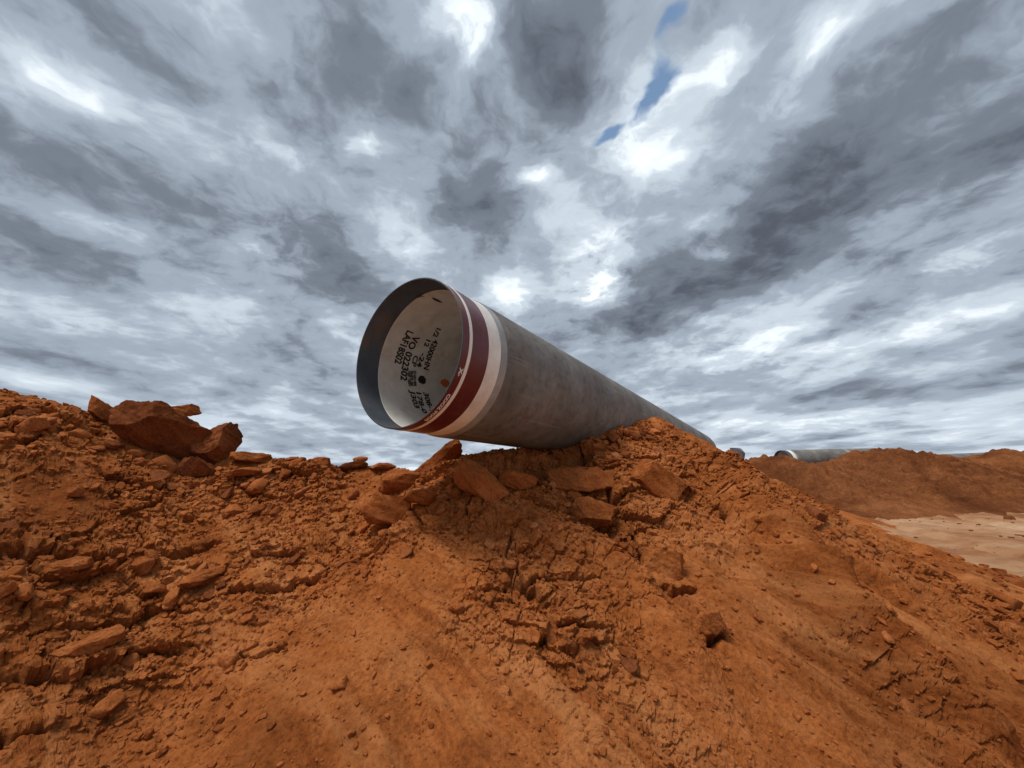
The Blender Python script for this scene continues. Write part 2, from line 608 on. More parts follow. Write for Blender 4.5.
def mound_point(x, y):
    """final surface points of the mound for plan positions x, y"""
    x = np.asarray(x, np.float64)
    y = np.asarray(y, np.float64)
    z, s, d = base_h(x, y)
    e = 0.04
    zx = (base_h(x + e, y)[0] - z) / e
    zy = (base_h(x, y + e)[0] - z) / e
    nl = np.sqrt(zx * zx + zy * zy + 1)
    n = np.stack([-zx / nl, -zy / nl, 1 / nl], -1)
    rough = np.clip(blob(x, y, ROUGH) + 0.30 * sstep(-0.1, 0.5, fbm(x * 0.9, y * 0.9, 3, 40)) + 0.10, 0, 1)
    rough = rough * (1 - 0.85 * blob(x, y, SMOOTH))
    body = sstep(0.03, 0.30, z)
    # diagonal scrape marks left by the bucket, and the spine they end at
    p_, q_ = 0.80 * x - 0.60 * y, 0.60 * x + 0.80 * y
    sc = fbm(q_ * 9.0 + 0.35 * fbm(x * 1.7, y * 1.7, 2, 305), p_ * 0.55, 3, 301, 0.6)
    sc2 = fbm(q_ * 2.6 + 0.2 * fbm(x * 1.7, y * 1.7, 2, 307), p_ * 0.4, 2, 303, 0.5, ridged=True)
    scr_m = sstep(-1.3, -0.3, x) * sstep(0.25, 0.8, d)
    calm = 1 - 0.75 * scr_m * (1 - sstep(0.15, 0.45, rough))
    # downhill direction in plan
    gl = np.sqrt(zx * zx + zy * zy) + 1e-6
    hx, hy = -zx / gl, -zy / gl
    # wandering coordinates break the regular cells
    wx = x + 0.035 * fbm(x * 4, y * 4, 3, 3)
    wy = y + 0.035 * fbm(x * 4, y * 4, 3, 7)
    right = sstep(11.2, 13.5, s)
    disp = 0.075 * fbm(x * 1.1, y * 1.1, 3, 1)
    disp = disp + 0.030 * fbm(x * 2.9, y * 2.9, 4, 11, 0.5) * (0.45 + 0.55 * rough)
    # runnels down the right-hand face
    g = fbm(s * 2.2 + 0.25 * fbm(x * 2, y * 2, 2, 5), d * 0.35, 4, 21, 0.55, ridged=True)
    disp = disp + right * 0.050 * (g - 0.6) * sstep(0.15, 0.8, d)
    g2 = fbm(s * 9.0 + 0.2 * fbm(x * 3, y * 3, 2, 5), d * 1.2, 3, 23, 0.5)
    disp = disp + (0.2 + 0.8 * right) * 0.011 * g2 * sstep(0.2, 0.8, d)

    disp = disp + scr_m * (0.030 * sc + 0.070 * (sc2 - 0.5))
    for pts, w, a in SPINES:
        disp = disp + a * np.exp(-(seg_dist(x + 0.05 * fbm(x * 3, y * 3, 2, 311), y, pts) / w) ** 2)
    lean = []

    def shards(freq, stretch, amp, seed, mask, hollow):
        """broken plates: each one leans out at its lower edge and is cut off there"""
        f1, f2, cid, ox, oy = worley(wx * freq * stretch, wy * freq, seed, True)
        down = ox * hx + oy * hy
        out = np.clip(0.5 + 0.9 * down, -0.1, 1.1) * (0.35 + 0.85 * cid)
        edge = 1 - sstep(0.0, 0.085, f2 - f1)
        lean.append(mask * amp * 0.55 * out * (1 - edge))
        return mask * amp * (out * (1 - 0.75 * edge) - hollow * edge)
    disp = disp + shards(3.6, 0.72, 0.075, 51, sstep(0.50, 0.95, rough), 0.9)
    disp = disp + shards(8.0, 0.75, 0.030, 61, sstep(0.30, 0.85, rough), 0.6)
    disp = disp + shards(14.0, 0.7, 0.022, 66, sstep(0.12, 0.6, rough) * calm, 0.30)
    m3 = 0.45 + 0.55 * sstep(-0.25, 0.35, fbm(x * 2.3, y * 2.3, 3, 44)) * (0.35 + 0.65 * rough)
    m3 = m3 * (1 - 0.6 * blob(x, y, SMOOTH))
    m3 = m3 * calm
    disp = disp + shards(25.0, 0.8, 0.016, 71, m3, 0.2)
    f1, f2, cid = worley(x * 52, y * 56, 81)
    disp = disp + m3 * 0.0075 * cid * np.sqrt(np.clip(1 - (f1 / 0.62) ** 2, 0, 1))
    disp = disp + 0.0040 * fbm(x * 30, y * 30, 3, 91, 0.6) * (1 - 0.5 * blob(x, y, SMOOTH))
    cx = x + 0.03 * fbm(x * 9, y * 9, 3, 101, 0.6)
    cy = y + 0.03 * fbm(x * 9, y * 9, 3, 107, 0.6)
    for pts, w, dep, lip in CREV_W:
        if len(pts) < 2:
            continue
        dist = seg_dist(cx, cy, pts)
        # the lip stands just uphill of the cut
        dl = seg_dist(cx - n[..., 0] * 0, cy - 1.7 * w, pts)
        disp = disp - 2.3 * dep * np.exp(-(dist / (0.75 * w)) ** 2) + lip * np.exp(-(dl / (1.3 * w)) ** 2)
        lean.append(1.2 * lip * np.exp(-(dl / (1.2 * w)) ** 2))
    disp = (disp - 0.045 * rough) * body - 0.06 * (1 - sstep(0.0, 0.12, z))
    tl = np.sqrt(gl * gl + 1)
    tg = np.stack([hx / tl, hy / tl, -gl / tl], -1) * sstep(0.15, 0.4, gl)[..., None]
    tang = sum(lean) * body
    return np.stack([x, y, z], -1) + n * disp[..., None] + tg * tang[..., None], n, rough


def build_mound():
    az = np.concatenate([np.linspace(-115, -82, 24)[:-1], np.linspace(-82, -58, 90)[:-1], np.linspace(-58, 55, 1040), np.linspace(55, 75, 60)[1:], np.linspace(75, 110, 20)[1:]])
    az = np.radians(az)
    r = 0.95 * np.exp(np.linspace(0, math.log(24 / 0.95), 830))
    R, A = np.meshgrid(r, az, indexing='ij')
    x, y = R * np.sin(A), R * np.cos(A)
    P, n, rough = mound_point(x.ravel(), y.ravel())
    f = grid_faces(len(r), len(az))[:, ::-1]
    # leave out faces that lie wholly under the flat ground
    keep = (P[f, 2].max(axis=1) > -0.035)
    f = f[keep]
    used = np.unique(f)
    remap = np.full(len(P), -1, np.int64)
    remap[used] = np.arange(len(used))
    o = link('earth_mound', new_mesh('earth_mound', P[used], remap[f], False), SOIL)
    tag(o, 'steep orange red bank of dug earth crossing the whole picture under the pipe', None, None, 'structure')
    return o


build_mound()


# ------------------------------------------------------------------ flat ground
def ground_z(x, y):
    z = 0.012 * fbm(x * 0.8, y * 0.8, 4, 201)
    # wheel ruts running away beside the heaps, and the crumbly soil between them
    for c_, k_ in ((7.4, 0.0), (9.0, 0.0), (11.6, 0.7), (13.2, 0.7)):
        u = x - c_ - 0.42 * (y - 9) - 0.25 * np.sin(y * 0.35 + k_)
        z = z - 0.055 * np.exp(-(u / 0.16) ** 2) + 0.03 * np.exp(-((np.abs(u) - 0.32) / 0.10) ** 2)
    z = z + 0.020 * fbm(x * 4, y * 4, 4, 211, 0.6)
    return z - 0.01


def build_ground():
    az = np.radians(np.concatenate([np.linspace(-180, 10, 80)[:-1], np.linspace(10, 62, 320), np.linspace(62, 180, 60)[1:-1]]))
    r = np.concatenate([[0.02], 0.6 * np.exp(np.linspace(0, math.log(60 / 0.6), 300)), [80, 120, 200, 400, 900, 2500]])
    R, A = np.meshgrid(r, az, indexing='ij')
    x, y = R * np.sin(A), R * np.cos(A)
    z = ground_z(x, y) * np.clip(60 / np.maximum(R, 1), 0, 1)
    V = np.stack([x, y, z], -1).reshape(-1, 3)
    o = link('ground', new_mesh('ground', V, grid_faces(len(r), len(az), True)[:, ::-1]), FLAT)
    tag(o, 'flat pale pinkish packed earth at right beside the mounds', None, None, 'structure')


build_ground()


# ------------------------------------------------------------------ spoil heaps behind
def build_heap(name, label, pts, slope, seed, x0, x1, y0, y1, step, amp=0.09):
    rp = np.array([at(*p) for p in pts])
    rp = settle(np.vstack([rp, rp[-1] + np.array([2.0, 1.0, -rp[-1][2] * 0.6])]), slope, 0.22, 0.16, 0.25)
    ss = np.concatenate([[0], np.cumsum(np.linalg.norm(np.diff(rp[:, :2], axis=0), axis=1))])
    xs, ys = np.arange(x0, x1, step), np.arange(y0, y1, step)
    X, Y = np.meshgrid(xs, ys, indexing='ij')
    x, y = X.ravel(), Y.ravel()
    z, s, d = ridge_field(x, y, rp, ss, slope, 0.22, 0.16, 0.25)
    body = sstep(0.05, 0.5, z)
    h = amp * 2.2 * fbm(x * 0.7, y * 0.7, 3, seed) + 1.6 * amp * fbm(x * 2.2, y * 2.2, 4, seed + 5, 0.6)
    g = fbm(s * 1.6 + 0.3 * fbm(x, y, 2, seed + 9), d * 0.3, 3, seed + 11, 0.55, ridged=True)
    h = h + amp * 0.8 * (g - 0.6) * sstep(0.2, 0.9, d)
    f1, f2, cid = worley(x * 4, y * 4, seed + 20)
    h = h + 0.07 * cid * np.sqrt(np.clip(1 - (f1 / 0.6) ** 2, 0, 1))
    f1, f2, cid = worley(x * 9, y * 9, seed + 26)
    h = h + 0.04 * cid * np.sqrt(np.clip(1 - (f1 / 0.6) ** 2, 0, 1)) - 0.04
    z = z + h * body - 0.12 * (1 - sstep(0.0, 0.25, z))
    V = np.stack([x, y, z], -1)
    f = grid_faces(len(xs), len(ys))[:, ::-1]
    f = f[V[f, 2].max(axis=1) > -0.08]
    used = np.unique(f)
    rm = np.full(len(V), -1, np.int64)
    rm[used] = np.arange(len(used))
    o = link(name, new_mesh(name, V[used], rm[f], False), FARSOIL)
    tag(o, label, None, None, 'structure')
    return o


build_heap('spoil_heap', 'low brown spoil heap with a rounded crest hiding the far end of the second pipe',
           [(752, 462, 17.0), (768, 454.5, 16.8), (785, 464, 16.8), (802, 474, 16.8), (820, 477, 17.0), (845, 466, 17.3), (870, 450, 17.5), (892, 451.5, 18),
            (912, 453, 18.5), (935, 457, 19.0), (955, 461, 19.3), (985, 470, 19.6), (1010, 481, 19.8)], 0.42, 301, 7.5, 28, 10.5, 26, 0.045)
build_heap('spoil_heap', 'farther dark brown spoil heap at the right edge',
           [(958, 466, 30), (972, 457, 29), (986, 453, 28.5), (1000, 449.5, 28), (1010, 453, 28), (1030, 452, 28), (1060, 450, 28), (1120, 452, 28)],
           0.40, 351, 26, 62, 20, 40, 0.14)


# ------------------------------------------------------------------ pipes
def lathe_mesh(name, prof, n=128, closed=False, smooth_deg=35):
    """prof: (L, R) pairs, turned about the local X axis"""
    prof = np.array(prof, float)
    ph = np.linspace(0, 2 * math.pi, n, endpoint=False)
    V = np.stack([np.repeat(prof[:, 0], n), (prof[:, 1][:, None] * np.cos(ph)).ravel(), (prof[:, 1][:, None] * np.sin(ph)).ravel()], -1)
    f = grid_faces(len(prof), n, True)
    if closed:
        last = (len(prof) - 1) * n
        j = np.arange(n)
        f = np.vstack([f, np.stack([last + j, last + (j + 1) % n, (j + 1) % n, j], -1)])
    me = new_mesh(name, V, f)
    bm = bmesh.new()
    bm.from_mesh(me)
    bmesh.ops.recalc_face_normals(bm, faces=bm.faces)
    for e in bm.edges:
        if len(e.link_faces) == 2 and e.calc_face_angle(0) > math.radians(smooth_deg):
            e.smooth = False
    bm.to_mesh(me)
    bm.free()
    return me


def coating_material():
    m = M('grey_pipe_coating', 0.72, 0.35)
    v = m.tc.outputs['Object']
    a = m.noise(2.2, 7, 0.6, v)
    b = m.noise(14, 6, 0.65, v)
    c = m.noise(70, 4, 0.7, v)
    base = m.ramp(a, [(0.3, (0.108, 0.101, 0.091)), (0.5, (0.172, 0.165, 0.152)), (0.70, (0.26, 0.252, 0.236))])
    st = m.ramp(b, [(0.32, (0.58, 0.53, 0.50)), (0.5, (1, 1, 1)), (0.72, (1.2, 1.2, 1.2))])
    base = m.mix(0.8, base, st, 'MULTIPLY')
    # reddish dust clinging in patches
    dust = m.maprange(m.noise(3.2, 6, 0.7, v, 0.3), 0.47, 0.74, 0.0, 0.5)
    base = m.mix(dust, base, (0.20, 0.125, 0.085))
    # long handling scratches and mud splashes
    mp = m.N.new('ShaderNodeMapping')
    mp.inputs['Scale'].default_value = (0.9, 26, 26)
    m.L.new(v, mp.inputs['Vector'])
    scr = m.maprange(m.noise(1.0, 3, 0.5, mp.outputs[0]), 0.64, 0.70, 0.0, 0.35)
    base = m.mix(scr, base, (0.34, 0.33, 0.31))
    spl = m.maprange(m.noise(9.0, 5, 0.75, v, 0.8), 0.60, 0.66, 0.0, 0.6)
    base = m.mix(spl, base, (0.21, 0.10, 0.055))
    # few rust pits
    pit = m.maprange(c, 0.70, 0.76)
    base = m.mix(pit, base, (0.10, 0.055, 0.04))
    m.color(base)
    bp = m.bump(b, 0.25, 0.01)
    m.bump(c, 0.3, 0.003, bp)
    return m.m


def steel_material(name, col, rust, rough=0.55, amount=0.6):
    m = M(name, rough, 0.4)
    v = m.tc.outputs['Object']
    base = m.ramp(m.noise(5, 6, 0.6, v), [(0.3, tuple(x * 0.7 for x in col)), (0.7, tuple(x * 1.25 for x in col))])
    r = m.maprange(m.noise(3.0, 6, 0.65, v, 0.6), 0.52, 0.70, 0.0, amount)
    m.color(m.mix(r, base, rust))
    m.bump(m.noise(40, 4, 0.6, v), 0.15, 0.004)
    return m.m


def paint_material(name, col, dirt, rough=0.5, amt=0.45, scale=6):
    m = M(name, rough, 0.4)
    v = m.tc.outputs['Object']
    base = m.ramp(m.noise(9, 5, 0.6, v), [(0.3, tuple(x * 0.85 for x in col)), (0.7, tuple(min(1, x * 1.08) for x in col))])
    d = m.maprange(m.noise(scale, 7, 0.7, v, 0.4), 0.50, 0.74, 0.0, amt)
    m.color(m.mix(d, base, dirt))
    m.bump(m.noise(60, 3, 0.6, v), 0.08, 0.003)
    return m.m


COAT = coating_material()
STEEL = steel_material('dark_blue_grey_steel', (0.050, 0.062, 0.078), (0.17, 0.085, 0.04))
LIP = steel_material('bare_coating_edge', (0.30, 0.305, 0.30), (0.14, 0.11, 0.09), 0.32, 0.7)
RED = paint_material('oxide_red_paint', (0.120, 0.018, 0.022), (0.17, 0.075, 0.058), 0.34, 0.6, 7)
WHITE = paint_material('white_paint', (0.84, 0.82, 0.77), (0.60, 0.47, 0.36), 0.5, 0.4)
LINING = paint_material('white_pipe_lining', (0.62, 0.60, 0.56), (0.38, 0.27, 0.17), 0.6, 0.65, 4)
INK = paint_material('black_stencil_ink', (0.015, 0.015, 0.015), (0.08, 0.06, 0.05), 0.7, 0.3, 30)
WHITEINK = paint_material('white_stencil_ink', (0.75, 0.74, 0.72), (0.5, 0.4, 0.35), 0.6, 0.3, 30)
ORANGE = paint_material('orange_paint_mark', (0.55, 0.13, 0.03), (0.3, 0.1, 0.05), 0.6, 0.4, 30)

R_OUT, R_IN, R_COAT, R_LIN = 0.510, 0.500, 0.525, 0.494


def axis_frame(axis):
    a = Vector(axis).normalized()
    u = a.cross(Vector((0, 0, 1))).normalized()       # to the right of the pipe's run
    w = u.cross(a).normalized()
    return a, u, w


def pipe_root(name, start, axis):
    a, u, w = axis_frame(axis)
    e = bpy.data.objects.new(name, None)
    e.empty_display_size = 0.5
    COL.objects.link(e)
    e.matrix_world = Matrix(((a[0], u[0], w[0], start[0]), (a[1], u[1], w[1], start[1]), (a[2], u[2], w[2], start[2]), (0, 0, 0, 1)))
    return e


def pipe_parts(root, length, n=128, cut=0.375, far_cut=0.30, red=True):
    link('steel_pipe', lathe_mesh('steel_pipe', [(0.004, R_IN), (0.0, R_IN + 0.002), (0.0, R_OUT - 0.002), (0.003, R_OUT),
                                                (length, R_OUT), (length, R_IN)], n, True), STEEL, root)
    link('inner_lining', lathe_mesh('inner_lining', [(0.18, R_IN - 0.0015), (0.182, R_LIN), (length - 0.15, R_LIN), (length - 0.148, R_IN - 0.0015)], n), LINING, root)
    c0, c1 = cut + 0.055, length - far_cut
    link('coating', lathe_mesh('coating', [(c0, R_COAT - 0.004), (c0 + 0.012, R_COAT), (c0 + 0.4, R_COAT)] +
                               [(x, R_COAT) for x in np.linspace(c0 + 0.8, c1 - 0.1, 12)] +
                               [(c1, R_COAT), (c1 + 0.06, R_OUT + 0.002)], n), COAT, root)
    link('coating_lip', lathe_mesh('coating_lip', [(cut, R_OUT + 0.001), (cut + 0.003, R_OUT + 0.006), (c0 - 0.018, R_COAT - 0.001), (c0, R_COAT - 0.0015), (c0 + 0.01, R_COAT - 0.003)], n), LIP, root)

    def band(name, l0, l1, mat, dr):
        return link(name, lathe_mesh(name, [(l0, R_OUT + 0.0005), (l0 + 0.001, R_OUT + dr), (l1 - 0.001, R_OUT + dr), (l1, R_OUT + 0.0005)], n), mat, root)
    if not red:
        return band('white_band', 0.20, cut, WHITE, 0.0030)
    b = band('red_band', 0.003, 0.056, RED, 0.0022)
    b['label'] = 'narrow red band next to the open end'
    s = band('white_stripe', 0.056, 0.084, WHITE, 0.0030)
    b2 = band('red_band', 0.084, 0.245, RED, 0.0022)
    b2['label'] = 'wide red band between the white stripe and the white band'
    band('white_band', 0.245, cut, WHITE, 0.0030)
    return b


# main pipe
PA = camvec(np.array([(784.6 - 512) / F_, (481.3 - 384) / F_, 1.0]))
PA = PA / np.linalg.norm(PA)
PC = CAM + camvec(np.array([(404.1 - 512) / F_, (351.3 - 384) / F_, 1.0])) * 2.556
PLEN = 10.7
main_pipe = pipe_root('steel_pipe_section', PC, PA)
tag(main_pipe, 'large grey coated pipe with red and white bands, open end jutting over the bank', 'pipe')
red_narrow = pipe_parts(main_pipe, PLEN, 192)
for ch in main_pipe.children:
    if ch.name.startswith('inner_lining'):
        lining = ch
ax_a, ax_u, ax_w = axis_frame(PA)


def on_cyl(px, py, R, inside):
    """(arc angle, distance along the pipe) where a line of sight meets the pipe wall"""
    o = Vector(CAM - PC)
    d = Vector(ray(px, py))
    ou, ow, oa = o.dot(ax_u), o.dot(ax_w), o.dot(ax_a)
    du, dw, da = d.dot(ax_u), d.dot(ax_w), d.dot(ax_a)
    A, B, C = du * du + dw * dw, ou * du + ow * dw, ou * ou + ow * ow - R * R
    q = math.sqrt(max(B * B - A * C, 0))
    t = (-B + q) / A if inside else (-B - q) / A
    u, w, a = ou + t * du, ow + t * dw, oa + t * da
    return math.atan2(w, u), a


FONT_BASE = None


def text_mesh(body, bold=0.034):
    cu = bpy.data.curves.new('lettering', 'FONT')
    cu.body = body
    cu.size = 1.0
    cu.offset = bold
    cu.resolution_u = 3
    o = bpy.data.objects.new('lettering', cu)
    COL.objects.link(o)
    dg = bpy.context.evaluated_depsgraph_get()
    me = bpy.data.meshes.new_from_object(o.evaluated_get(dg))
    bpy.data.objects.remove(o)
    bpy.data.curves.remove(cu)
    return me


def wall_text(name, body, p0, p1, height_px_m, R, inside, mat, parent, label=None, L=None):
    """lettering running along the wall from picture point p0 to p1, tops towards the far end"""
    f0, l0 = on_cyl(*p0, R, inside)
    f1, l1 = on_cyl(*p1, R, inside)
    if inside:                                        # go down the far wall: angle grows through pi
        f0, f1 = f0 % (2 * math.pi), f1 % (2 * math.pi)
    if L is not None:
        l0 = l1 = L
    me = text_mesh(body, 0.034 if inside else 0.055)
    n = len(me.vertices)
    co = np.zeros(n * 3, np.float32)
    me.vertices.foreach_get('co', co)
    co = co.reshape(-1, 3)
    x, y = co[:, 0], co[:, 1]
    x0, x1 = x.min(), x.max()
    t = (x - x0) / max(x1 - x0, 1e-6)
    ph = f0 + (f1 - f0) * t
    lv = l0 + (l1 - l0) * t + y / 0.72 * height_px_m
    r = R - 0.0028 if inside else R + 0.0048
    V = np.stack([lv, r * np.cos(ph), r * np.sin(ph)], -1).astype(np.float32)
    me.vertices.foreach_set('co', V.ravel())
    me.update()
    me.name = name
    o = link(name, me, mat)
    o.parent = parent
    if label:
        o['label'] = label
    return o


H1 = 0.066
IN = dict(R=R_LIN, inside=True, mat=INK, parent=lining)
wall_text('stencil_text', 'LAF18S02', (407.5, 330), (394.5, 363), H1, **IN)
wall_text('stencil_text', 'VO 022302', (414, 335), (400.5, 380), H1, **IN)
wall_text('stencil_text', 'CP', (414, 355), (411, 366), 0.05, **IN)
wall_text('stencil_text', '12', (426.5, 339), (423.5, 346), 0.05, **IN)
wall_text('stencil_text', '-24', (421.5, 352.5), (416.5, 366.5), 0.05, **IN)
wall_text('stencil_text', '42000HN', (434, 339), (423.5, 369), 0.06, **IN)
wall_text('stencil_text', '1/2', (437, 327.5), (432.5, 336), 0.05, **IN)
wall_text('stencil_text', 'J303', (409.5, 390), (415, 408), 0.055, **IN)
wall_text('stencil_text', '178-0', (416, 392), (423, 413), 0.055, **IN)
wall_text('stencil_text', '308-1', (423, 392), (430, 411), 0.06, **IN)
for k, (xa, xb) in enumerate(((408.0, 408.2), (410.6, 410.9), (413.6, 414.0))):
    wall_text('stencil_text', ('HBE 1B8H', '8HEB BE', 'EHBH8B')[k], (xa, 370.5), (xb, 386), 0.028 if k else 0.03, **IN)
wall_text('stencil_text', 'NC', (416, 296), (422, 294.5), 0.03, **IN)


def wall_patch(name, px, py, ra, rl, R, inside, mat, parent, seed, label=None):
    f, l = on_cyl(px, py, R, inside)
    rnd = random.Random(seed)
    n = 22
    r = R - 0.0026 if inside else R + 0.0046
    V = [(l, r * math.cos(f), r * math.sin(f))]
    for k in range(n):
        t = 2 * math.pi * k / n
        q = 1 + rnd.uniform(-0.10, 0.10)
        a, b = f + ra * q * math.cos(t) / R, l + rl * q * math.sin(t)
        V.append((b, r * math.cos(a), r * math.sin(a)))
    F = [(0, 1 + k, 1 + (k + 1) % n) for k in range(n)]
    me = bpy.data.meshes.new(name)
    me.from_pydata(V, [], F)
    o = link(name, me, mat)
    o.parent = parent
    if label:
        o['label'] = label
    return o


wall_patch('paint_blot', 422, 380, 0.036, 0.046, R_LIN, True, INK, lining, 3, 'round black blot among the stencilled lettering')
wall_patch('paint_blot', 437, 300, 0.014, 0.050, R_LIN, True, INK, lining, 4, 'black smear near the top of the lining')
wall_patch('paint_blot', 445, 383, 0.035, 0.060, R_LIN, True, ORANGE, lining, 6, 'orange paint mark low on the lining')

OUTT = dict(R=R_OUT, inside=False, mat=WHITEINK, parent=red_narrow)
wall_text('stencil_text', 'COOZ FOOS', (450.5, 394), (427, 420.5), 0.024, L=0.017, **OUTT)
wall_text('stencil_text', 'X-', (460.3, 367), (458.5, 376), 0.028, L=0.018, **OUTT)

# second pipe, on the spoil behind: two welded lengths
s2 = at(782, 461.0, 19.4)
a2 = np.array([1.0, 0.16, 0.004])
pipe2 = pipe_root('steel_pipe_section', s2, a2)
tag(pipe2, 'second grey pipe lying behind the low brown heap, white banded end at its left', 'pipe')
pipe_parts(pipe2, 5.6, 96, red=False)
link('weld_seam', lathe_mesh('weld_seam', [(3.4, R_COAT), (3.41, R_COAT + 0.008), (3.55, R_COAT + 0.008), (3.56, R_COAT)], 96), LIP, pipe2)

s3 = at(905, 462.0, 33.0)
a3 = np.array([1.0, 0.05, 0.016])
pipe3 = pipe_root('steel_pipe_section', s3, a3)
tag(pipe3, 'farthest grey pipe glimpsed between the two spoil heaps at right', 'pipe')
pipe_parts(pipe3, 30.0, 64, red=False)


# ------------------------------------------------------------------ rocks and clods
def ico(sub):
    bm = bmesh.new()
    bmesh.ops.create_icosphere(bm, subdivisions=sub, radius=1.0)
    V = np.array([v.co[:] for v in bm.verts])
    F = np.array([[v.index for v in f.verts] for f in bm.faces])
    bm.free()
    return V, F


ICO = {k: ico(k) for k in (1, 2, 3, 4, 5, 6)}


def noise3(P, freq, seed, octaves=4):
    r, a = 0, 1.0
    for o in range(octaves):
        q = P * freq
        r = r + a * (perlin(q[:, 0] + 7 * q[:, 2] * 0.13 + o, q[:, 1] + q[:, 2] * 0.71, seed + o)
                     + perlin(q[:, 1] + o * 3.3, q[:, 2] + q[:, 0] * 0.37, seed + 31 + o)) * 0.5
        a *= 0.55
        freq *= 2.1
    return r


def rock_verts(sub, dims, seed, cuts=14, cut_lo=0.45, cut_hi=0.85, rough=0.05, fine=0.02):
    """a broken block: a ball chopped by random planes, then stretched and roughened"""
    V, F = ICO[sub]
    V = V.copy() * 1.15
    rg = np.random.default_rng(seed)
    for k in range(cuts + 6):
        if k < 6:                                   # six rough faces of a block first
            n = np.zeros(3)
            n[k // 2] = 1 if k % 2 else -1
            n += rg.normal(size=3) * 0.22
            d = rg.uniform(0.52, 0.66)
        else:
            n = rg.normal(size=3)
            d = rg.uniform(cut_lo, cut_hi) + 0.14
        n /= np.linalg.norm(n)
        ex = V @ n - d
        V = V - np.clip(ex, 0, None)[:, None] * n[None]
    V = V / np.abs(V).max(axis=0)
    dims = np.array(dims, float)
    S = V * dims
    nrm = V / np.linalg.norm(V, axis=1)[:, None]
    m = float(dims.mean())
    S = S + nrm * (rough * m * noise3(S / m, 1.6, seed, 4))[:, None]
    if fine:
        S = S + nrm * (fine * m * noise3(S / m, 5.0, seed + 9, 4))[:, None]
    return S, F


def camera_frame(roll_deg, yaw_deg=0, pitch_deg=0):
    """X to the viewer's right, Y away, Z up, then turned"""
    m = Matrix.Rotation(math.radians(-roll_deg), 4, 'Y') @ Matrix.Rotation(math.radians(pitch_deg), 4, 'X') @ Matrix.Rotation(math.radians(yaw_deg), 4, 'Z')
    return m


HERO = []


def hero(name, label, cat, px, py, w, h, depth, roll, seed, mat=None, sub=5, push=0.0, Y=None, yaw=0, pitch=0, cuts=18, rough=0.11, fine=0.085, group=None, lo=0.36, hi=0.72, lift=0.5, size=0.95):
    """a block seen at px,py, w x h picture points large"""
    if Y is None:
        p = hit(px, py)
        if p is None:
            p = at(px, py, ridge_y(px))
        else:
            P_, n_, _r = mound_point(np.array([p[0]]), np.array([p[1]]))
            p = P_[0] + n_[0] * lift * h / 2 * np.dot(P_[0] - CAM, FWD) / F_
    else:
        p = at(px, py, Y)
    p = p + np.array([0, push, 0])
    dist = np.dot(p - CAM, FWD)
    sx, sz = w / 2 * dist / F_ * size, h / 2 * dist / F_ * size
    S, F = rock_verts(sub, (sx, depth * (sx + sz) / 2, sz), seed, cuts, lo, hi, rough, fine)
    me = new_mesh(name, S, F)
    o = link(name, me, mat or CLOD)
    az = math.atan2(p[0], p[1])
    o.matrix_world = Matrix.Translation(Vector(p)) @ Matrix.Rotation(-az, 4, 'Z') @ camera_frame(roll, yaw, pitch)
    tag(o, label, cat, group)
    return o


hero('boulder', 'largest dark red-brown boulder leaning out of the left crest', 'boulder', 164, 433, 104, 48, 0.9, -33, 101, DARKCLOD, 6, 0.05, 3.85, 10, 8, 18, 0.12, 0.05)
hero('boulder', 'squat reddish boulder at the right foot of the largest boulder, on the skyline', 'boulder', 211, 446, 52, 56, 1.0, -14, 108, DARKCLOD, 6, 0.1, 4.0, 20, 0, 16, 0.12, 0.06)
hero('stone', 'flat stone perched on top of the largest boulder', 'stone', 181, 411.5, 34, 15, 0.9, 2, 111, CLOD, 5, 0, 3.85, 0, 0, 12)
hero('stone', 'tapered stone tilted against the upper left end of the largest boulder', 'stone', 109, 415, 48, 19, 0.8, -38, 115, CLOD, 5, 0, 3.75, 0, 0, 12)
hero('stone', 'lumpy block wedged under the lower right end of the largest boulder', 'stone', 196, 468, 36, 22, 0.9, -25, 118, DARKCLOD, 5, 0, 3.8)
hero('stone', 'low flat slab on the skyline just right of the boulders', 'stone', 252, 458, 48, 13, 1.0, -5, 121, CLOD, 5, 0, 4.0)
hero('stone', 'thin slab casting a shadow below the boulders', 'stone', 248, 474, 34, 9, 1.0, 8, 125, CLOD, 5, -0.04)
hero('stone', 'upright block standing on the skyline between the boulders and the pipe', 'stone', 322, 464, 22, 16, 0.9, 0, 128, CLOD, 5, 0, 3.98)
hero('stone', 'dark overhanging stone on the skyline left of the pipe mouth', 'stone', 354, 466, 32, 12, 0.9, 3, 131, DARKCLOD, 5, 0, 3.9)
hero('stone', 'little wedge stone sitting on the dark overhanging skyline stone', 'stone', 360, 459.5, 16, 6, 0.9, 6, 133, CLOD, 4, 0, 3.9)
hero('stone', 'low ragged stone on the skyline below the pipe mouth rim', 'stone', 384, 467, 30, 9, 0.9, -6, 136, CLOD, 5, 0, 3.9)
hero('earth_slab', 'pale slab tilted up to the right beneath the pipe mouth', 'slab', 437, 466, 66, 26, 0.7, 36, 139, CLOD, 5, -0.02, 3.75, 0, 0, 13)
hero('earth_slab', 'angular earth block right of the tilted slab with a dark hollow between them', 'slab', 482, 484, 66, 34, 0.8, -28, 142, CLOD, 5, -0.03)
hero('earth_slab', 'wide flat-faced earth block below and left of the pipe', 'slab', 398, 519, 64, 34, 0.8, -4, 145, CLOD, 5, -0.03)
hero('earth_slab', 'rounded earth block under the tilted slab', 'slab', 432, 504, 38, 18, 0.9, -4, 148, CLOD, 5, -0.03)
hero('earth_slab', 'smooth sloping earth block left of the tilted slab', 'slab', 398, 486, 52, 28, 0.8, 10, 151, CLOD, 5, 0.02)
hero('earth_slab', 'small tilted earth block below the pipe collar', 'slab', 514, 482, 50, 24, 0.8, -12, 154, CLOD, 5, -0.03)
